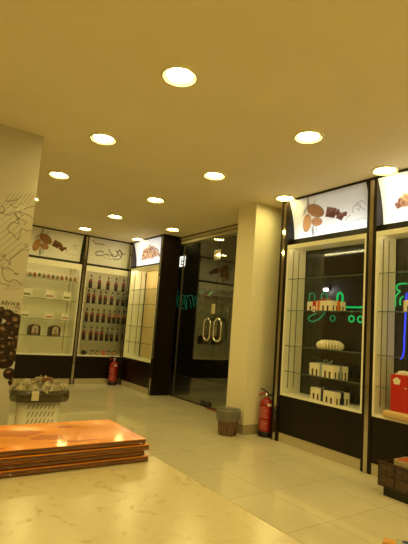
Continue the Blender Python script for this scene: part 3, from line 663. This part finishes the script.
dup(e1, (3.555, 8.10, 0), 'red fire extinguisher in the far corner below the bottle cabinet', -.4)

wb = thing('waste_bin', 'small brown slatted waste bin with grey bag, beside the cream pillar', 'bin', (3.333, 4.19, 0))
MB().lathe([(.102, 0), (.106, .01), (.118, .16), (.130, .275), (.124, .275), (.100, .02), (0, .015)], (0, 0, 0), 72, mod=lambda a, k: 1+(.018 if k < 4 else 0)*(1 if math.cos(36*a) > 0 else -1)).obj('bin_body', mat('bin_brown', (.07, .035, .018), .5, noise=(60, (.22, .12, .06), (1, 1, .03))), wb)
BAG = film('bag_grey', (.26, .25, .2), .55, .25)
wav = lambda a, k: 1+.03*math.sin(7*a+k)+.025*math.sin(13*a+2*k)
MB().lathe([(.108, .06), (.120, .20), (.124, .285), (.134, .292), (.141, .275), (.142, .23), (.146, .165)], (0, 0, 0), 64, mod=lambda a, k: wav(a, k) if k >= 2 else .9, cap=False).obj('bin_bag', BAG, wb)
MB().lathe([(.0, .235), (.06, .25), (.09, .225), (.10, .2)], (0, 0, 0), 24, mod=lambda a, k: 1+.06*math.sin(5*a)).obj('rubbish', mat('rubbish_pink', (.40, .2, .13), .7), wb)

# big white perforated bin with its bag, in front of the mural wall
bb = thing('perforated_bin', 'white perforated bin topped with a crumpled clear bag, in front of the mural', 'bin', (.955, 3.50, 0), -.12)
def rrect(hw, hd, r, n=6):
    out = []
    for cx, cy, a in ((hw-r, hd-r, 0), (-hw+r, hd-r, 90), (-hw+r, -hd+r, 180), (hw-r, -hd+r, 270)):
        for k in range(n+1): t = math.radians(a+90*k/n); out.append((cx+r*math.cos(t), cy+r*math.sin(t)))
    return out
def loft(mb, secs, mi=0, capb=True, capt=False):
    rings = [[mb.b.verts.new((x, y, z)) for x, y in pts] for pts, z in secs]; f = []
    for A, B in zip(rings, rings[1:]):
        n = len(A)
        for i in range(n): f.append(mb.b.faces.new((A[i], A[(i+1) % n], B[(i+1) % n], B[i])))
    if capb: f.append(mb.b.faces.new(rings[0][::-1]))
    if capt: f.append(mb.b.faces.new(rings[-1]))
    for q in f: q.material_index = mi; q.smooth = True
    return mb
bd = loft(MB(), [(rrect(.128, .10, .05), 0), (rrect(.15, .12, .05), .60), (rrect(.144, .114, .05), .60), (rrect(.124, .096, .05), .03)])
for row in range(9):                                                     # slanted perforations
    z = .10+row*.054; hw = .128+.022*z/.6; hd = .10+.02*z/.6
    for k in range(7):
        x = -.085+k*.0285
        bd.quad([(x, -hd-.0012, z), (x+.005, -hd-.0012, z), (x+.019, -hd-.0026, z+.034), (x+.014, -hd-.0026, z+.034)], 1)
    for k in range(4):
        y = -.05+k*.03
        for s in (-1, 1): bd.quad([(s*(hw+.0012), y, z), (s*(hw+.0012), y+.005, z), (s*(hw+.0026), y+.019, z+.034), (s*(hw+.0026), y+.014, z+.034)], 1)
bd.obj('bin_body', [mat('bin_white', (.72, .68, .56), .45), BLACK], bb)
BAND = film('bag_smoke', (.055, .042, .026), .9, .22)
def wob(pts, k, a=.006): return [(x*(1+a/.15*math.sin(5*i*.9+k)), y*(1+a/.15*math.sin(4*i*.7+2*k))) for i, (x, y) in enumerate(pts)]
loft(MB(), [(wob(rrect(.198, .165, .09), 1), .585), (wob(rrect(.205, .17, .09), 2), .605), (wob(rrect(.205, .17, .09), 2.5), .635), (wob(rrect(.198, .163, .085), 3), .662), (wob(rrect(.150, .12, .05), 3), .664), (wob(rrect(.135, .10, .05), 2, 0), .605)], 0, False).obj('bag_band', BAND, bb)
cr = MB(); n = 26; grid = []                                             # crumpled bag heaped over the rim
for j in range(n+1):
    row = []
    for i in range(n+1):
        u, v = 2*i/n-1, 2*j/n-1
        q = u*math.sqrt(1-v*v/2), v*math.sqrt(1-u*u/2); rr = min(1, math.hypot(*q))
        z = .66+.055*(1-rr**2)+.022*math.sin(7*u+3*v)*(1-.4*rr)+.016*math.sin(11*v-5*u+1)+.012*rng.normal()*(1-.3*rr)
        if rr > .93: z = .655+.01*math.sin(9*u+4*v)
        row.append(cr.b.verts.new((q[0]*(.205+.012*math.sin(6*v)), q[1]*(.17+.01*math.sin(5*u)), z)))
    grid.append(row)
for j in range(n):
    for i in range(n): cr.b.faces.new((grid[j][i], grid[j][i+1], grid[j+1][i+1], grid[j+1][i]))
cr.obj('crumpled_bag', mat('bag_pale', (.50, .44, .29), .28, spec=.6, noise=(22, (.13, .10, .055))), bb)
MB().box(-.075, -.025, -.183, -.172, .60, .665, 0, .003).obj('bag_knot', mat('knot_pale', (.6, .54, .38), .4), bb)
MB().prism([(.0, -.05), (.07, -.06), (.085, -.01), (.01, .0)], 'z', .722, .745).obj('rubbish', mat('rubbish_brown', (.22, .09, .035), .6), bb)

# ------------------------------------------------------------------ counter and the orange packs
def marble():
    m = bpy.data.materials.new('marble_top'); m.use_nodes = True; nt = m.node_tree; p = nt.nodes['Principled BSDF']; N = nt.nodes.new; L = nt.links.new
    g = N('ShaderNodeNewGeometry'); n = N('ShaderNodeTexNoise'); n.inputs['Scale'].default_value = 22; n.inputs['Detail'].default_value = 8; n.inputs['Distortion'].default_value = 1.6
    r = N('ShaderNodeValToRGB'); e = r.color_ramp.elements; e[0].position = .30; e[0].color = (.46, .35, .19, 1); e[1].position = .40; e[1].color = (.60, .50, .32, 1)
    q = e.new(.7); q.color = (.64, .54, .36, 1)
    L(g.outputs['Position'], n.inputs[0]); L(n.outputs[0], r.inputs[0]); L(r.outputs[0], p.inputs['Base Color'])
    p.inputs['Roughness'].default_value = .22; return m
ct = thing('sales_counter', 'cream marble-topped sales counter in the near corner', 'counter', (0, 0, 0))
MB().box(-1.3, .532, -.7, 1.24, .862, .90, 0, .004).obj('counter_top', marble(), ct)
MB().box(-1.25, .47, -.65, 1.19, .08, .861).box(-1.2, .43, -.6, 1.15, 0, .08).obj('counter_body', WENGE, ct)
OR = mat('pack_orange', (.95, .34, .004), .22, spec=.3, noise=(9, (.86, .27, .010)), bump=(9, .45, .03, 0), coat=.28)
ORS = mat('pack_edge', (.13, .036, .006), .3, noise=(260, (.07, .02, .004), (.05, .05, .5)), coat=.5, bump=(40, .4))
ORP = mat('pack_blotch', (.62, .15, .010), .24, spec=.3, bump=(9, .45, .03, 0), coat=.28)
FILM = film('clear_wrap', (.55, .2, .04), .2, .1)
z = .9005
tops = ['lowest of the stack, lying on the counter', 'second from the counter in the stack', 'just under the topmost in the stack', 'topmost of the stack, with brown blotches']
for k in range(4):
    hk = .0112
    x0, x1, y0, y1 = -.11+.004*k, .498-.008*(k % 2), .898+.004*(k % 2), 1.122-.004*k
    t = thing('wrapped_pack', 'flat orange pack in shiny wrap, '+tops[k], 'pack', ((x0+x1)/2, (y0+y1)/2, z), 0, 'orange wrapped packs on the counter')
    hx, hy = (x1-x0)/2, (y1-y0)/2
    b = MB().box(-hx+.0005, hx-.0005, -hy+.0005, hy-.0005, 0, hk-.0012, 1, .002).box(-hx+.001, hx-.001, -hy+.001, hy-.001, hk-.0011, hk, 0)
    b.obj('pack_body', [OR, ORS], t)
    f = MB()                                                             # crimped end seam of the wrap
    for s in (1,):
        prev = None
        for i in range(25):
            y = -hy+.01+(2*hy-.02)*i/24; dz = .003*math.sin(i*1.9)
            a = f.b.verts.new((hx+.0006, y, hk*.5)); c = f.b.verts.new((hx+.020+.009*math.sin(i*.8+k), y+.002, hk*.4+dz))
            if prev: f.b.faces.new((prev[0], a, c, prev[1]))
            prev = (a, c)
    prev = None                                                          # folded wrap along the front edge
    for i in range(61):
        x = -hx+2*hx*i/60; q = .0009*math.sin(i*.9+k)+.0006*math.sin(i*3.1)
        a = f.b.verts.new((x, -hy-.0012, hk*.62+q)); c = f.b.verts.new((x, -hy-.004-.0022*math.sin(i*.7+2*k), hk*.40+q))
        if prev: f.b.faces.new((prev[0], a, c, prev[1]))
        prev = (a, c)
    f.obj('wrap_seam', FILM, t)
    if k == 3:
        bl = MB()
        for cx, cy, rx, ry in ((.045, .02, .05, .03), (.10, -.03, .035, .02), (-.02, .045, .03, .018), (.16, .05, .02, .012), (.14, -.075, .05, .008), (-.05, -.05, .03, .012), (-.02, -.085, .03, .006)):
            bl.prism([(cx+rx*(1+.2*math.sin(3*a+cx*50))*math.cos(a), cy+ry*(1+.25*math.sin(4*a))*math.sin(a)) for a in [2*PI*i/20 for i in range(20)]], 'z', hk, hk+.0003)
        bl.obj('printed_blotch', ORP, t)
    z += hk+.0008

# ------------------------------------------------------------------ low brown crate and cartons by the window
cr = thing('display_crate', 'low dark brown panelled crate on a black plinth, before the red carton', 'crate', (3.335, 2.225, 0))
BRN = mat('crate_brown', (.032, .014, .008), .3); BRL = mat('crate_panel', (.10, .05, .026), .3, noise=(45, (.03, .014, .008)))
MB().box(.012, .34, -.80, -.045, 0, .066).obj('plinth', BLACK, cr)
w = MB().box(0, .02, -.85, 0, .067, .248).box(.33, .35, -.85, 0, .067, .248).box(.02, .33, -.02, 0, .067, .248).box(.02, .33, -.85, -.83, .067, .248).box(.02, .33, -.83, -.02, .067, .082)
w.obj('crate_body', BRN, cr)
for j in range(2):
    for i in range(6):
        y1 = -.022-i*.137; z0 = .080+j*.085
        MB().box(-.004, -.0003, y1-.122, y1, z0, z0+.072, 0, .0015).obj('embossed_panel', BRL, cr)
MB().box(-.006, .024, -.856, .004, .2485, .256, 0, .002).box(.326, .356, -.856, .004, .2485, .256, 0, .002).obj('crate_rim', mat('rim_brown', (.06, .028, .016), .3), cr)
c1 = thing('beige_carton', 'beige carton with red top standing in the brown crate', 'carton', (3.515, 2.0, .0825))
MB().box(-.13, .13, -.16, .12, 0, .205, 0, .003).obj('carton_body', mat('carton_beige', (.5, .4, .24), .5), c1)
MB().box(-.125, .125, -.155, .09, .2052, .213).obj('carton_top', mat('carton_top_red', (.5, .10, .04), .5), c1)
g1 = thing('grey_carton', 'pale grey-green carton with blue print, on the floor at the near edge', 'carton', (2.275, 1.40, 0), math.radians(-63))
MB().box(0, .22, -.15, .0, 0, .20, 0, .004).obj('carton_body', mat('carton_grey', (.36, .38, .30), .5), g1)
MB().box(.03, .06, -.04, -.012, .2002, .202).obj('blue_print', mat('print_navy', (.03, .06, .2), .4), g1)
MB().box(.10, .19, -.09, -.03, .2002, .202).obj('blue_print', mat('print_navy'), g1)
g2 = thing('orange_carton', 'low pale orange carton on the floor behind the grey-green carton', 'carton', (2.41, 1.56, 0), math.radians(-63))
MB().box(0, .13, -.07, .0, 0, .115, 0, .003).obj('carton_body', mat('carton_orange', (.75, .36, .09), .5), g2)
MB().box(.02, .11, -.06, -.01, .1152, .118).obj('carton_flap', mat('carton_orange'), g2)

# ------------------------------------------------------------------ world, camera, view
wd = bpy.data.worlds.new('night'); SC.world = wd; wd.use_nodes = True
wd.node_tree.nodes['Background'].inputs[0].default_value = (.01, .012, .02, 1); wd.node_tree.nodes['Background'].inputs[1].default_value = .3
cam = bpy.data.cameras.new('camera'); co = bpy.data.objects.new('camera', cam); COL.objects.link(co); SC.camera = co
r, u, d = Vector((.82037244, -.56699139, .07422815)), Vector((-.13260459, -.06236122, .98920529)), Vector((.55624192, .82135975, .12634509))
M = Matrix((r, u, -d)).transposed().to_4x4(); M.translation = (0, 0, 1.2); co.matrix_world = M
cam.sensor_fit = 'HORIZONTAL'; cam.sensor_width = 36; cam.lens = 441.867*36/408; cam.clip_start = .02
vs = SC.view_settings; vs.view_transform = 'Standard'; vs.look = 'None'; vs.gamma = 1; vs.use_curve_mapping = False; vs.exposure = EXPOSURE
cy = SC.cycles; cy.max_bounces = 10; cy.diffuse_bounces = 5; cy.glossy_bounces = 5; cy.transparent_max_bounces = 24; cy.sample_clamp_indirect = 6; cy.use_denoising = True
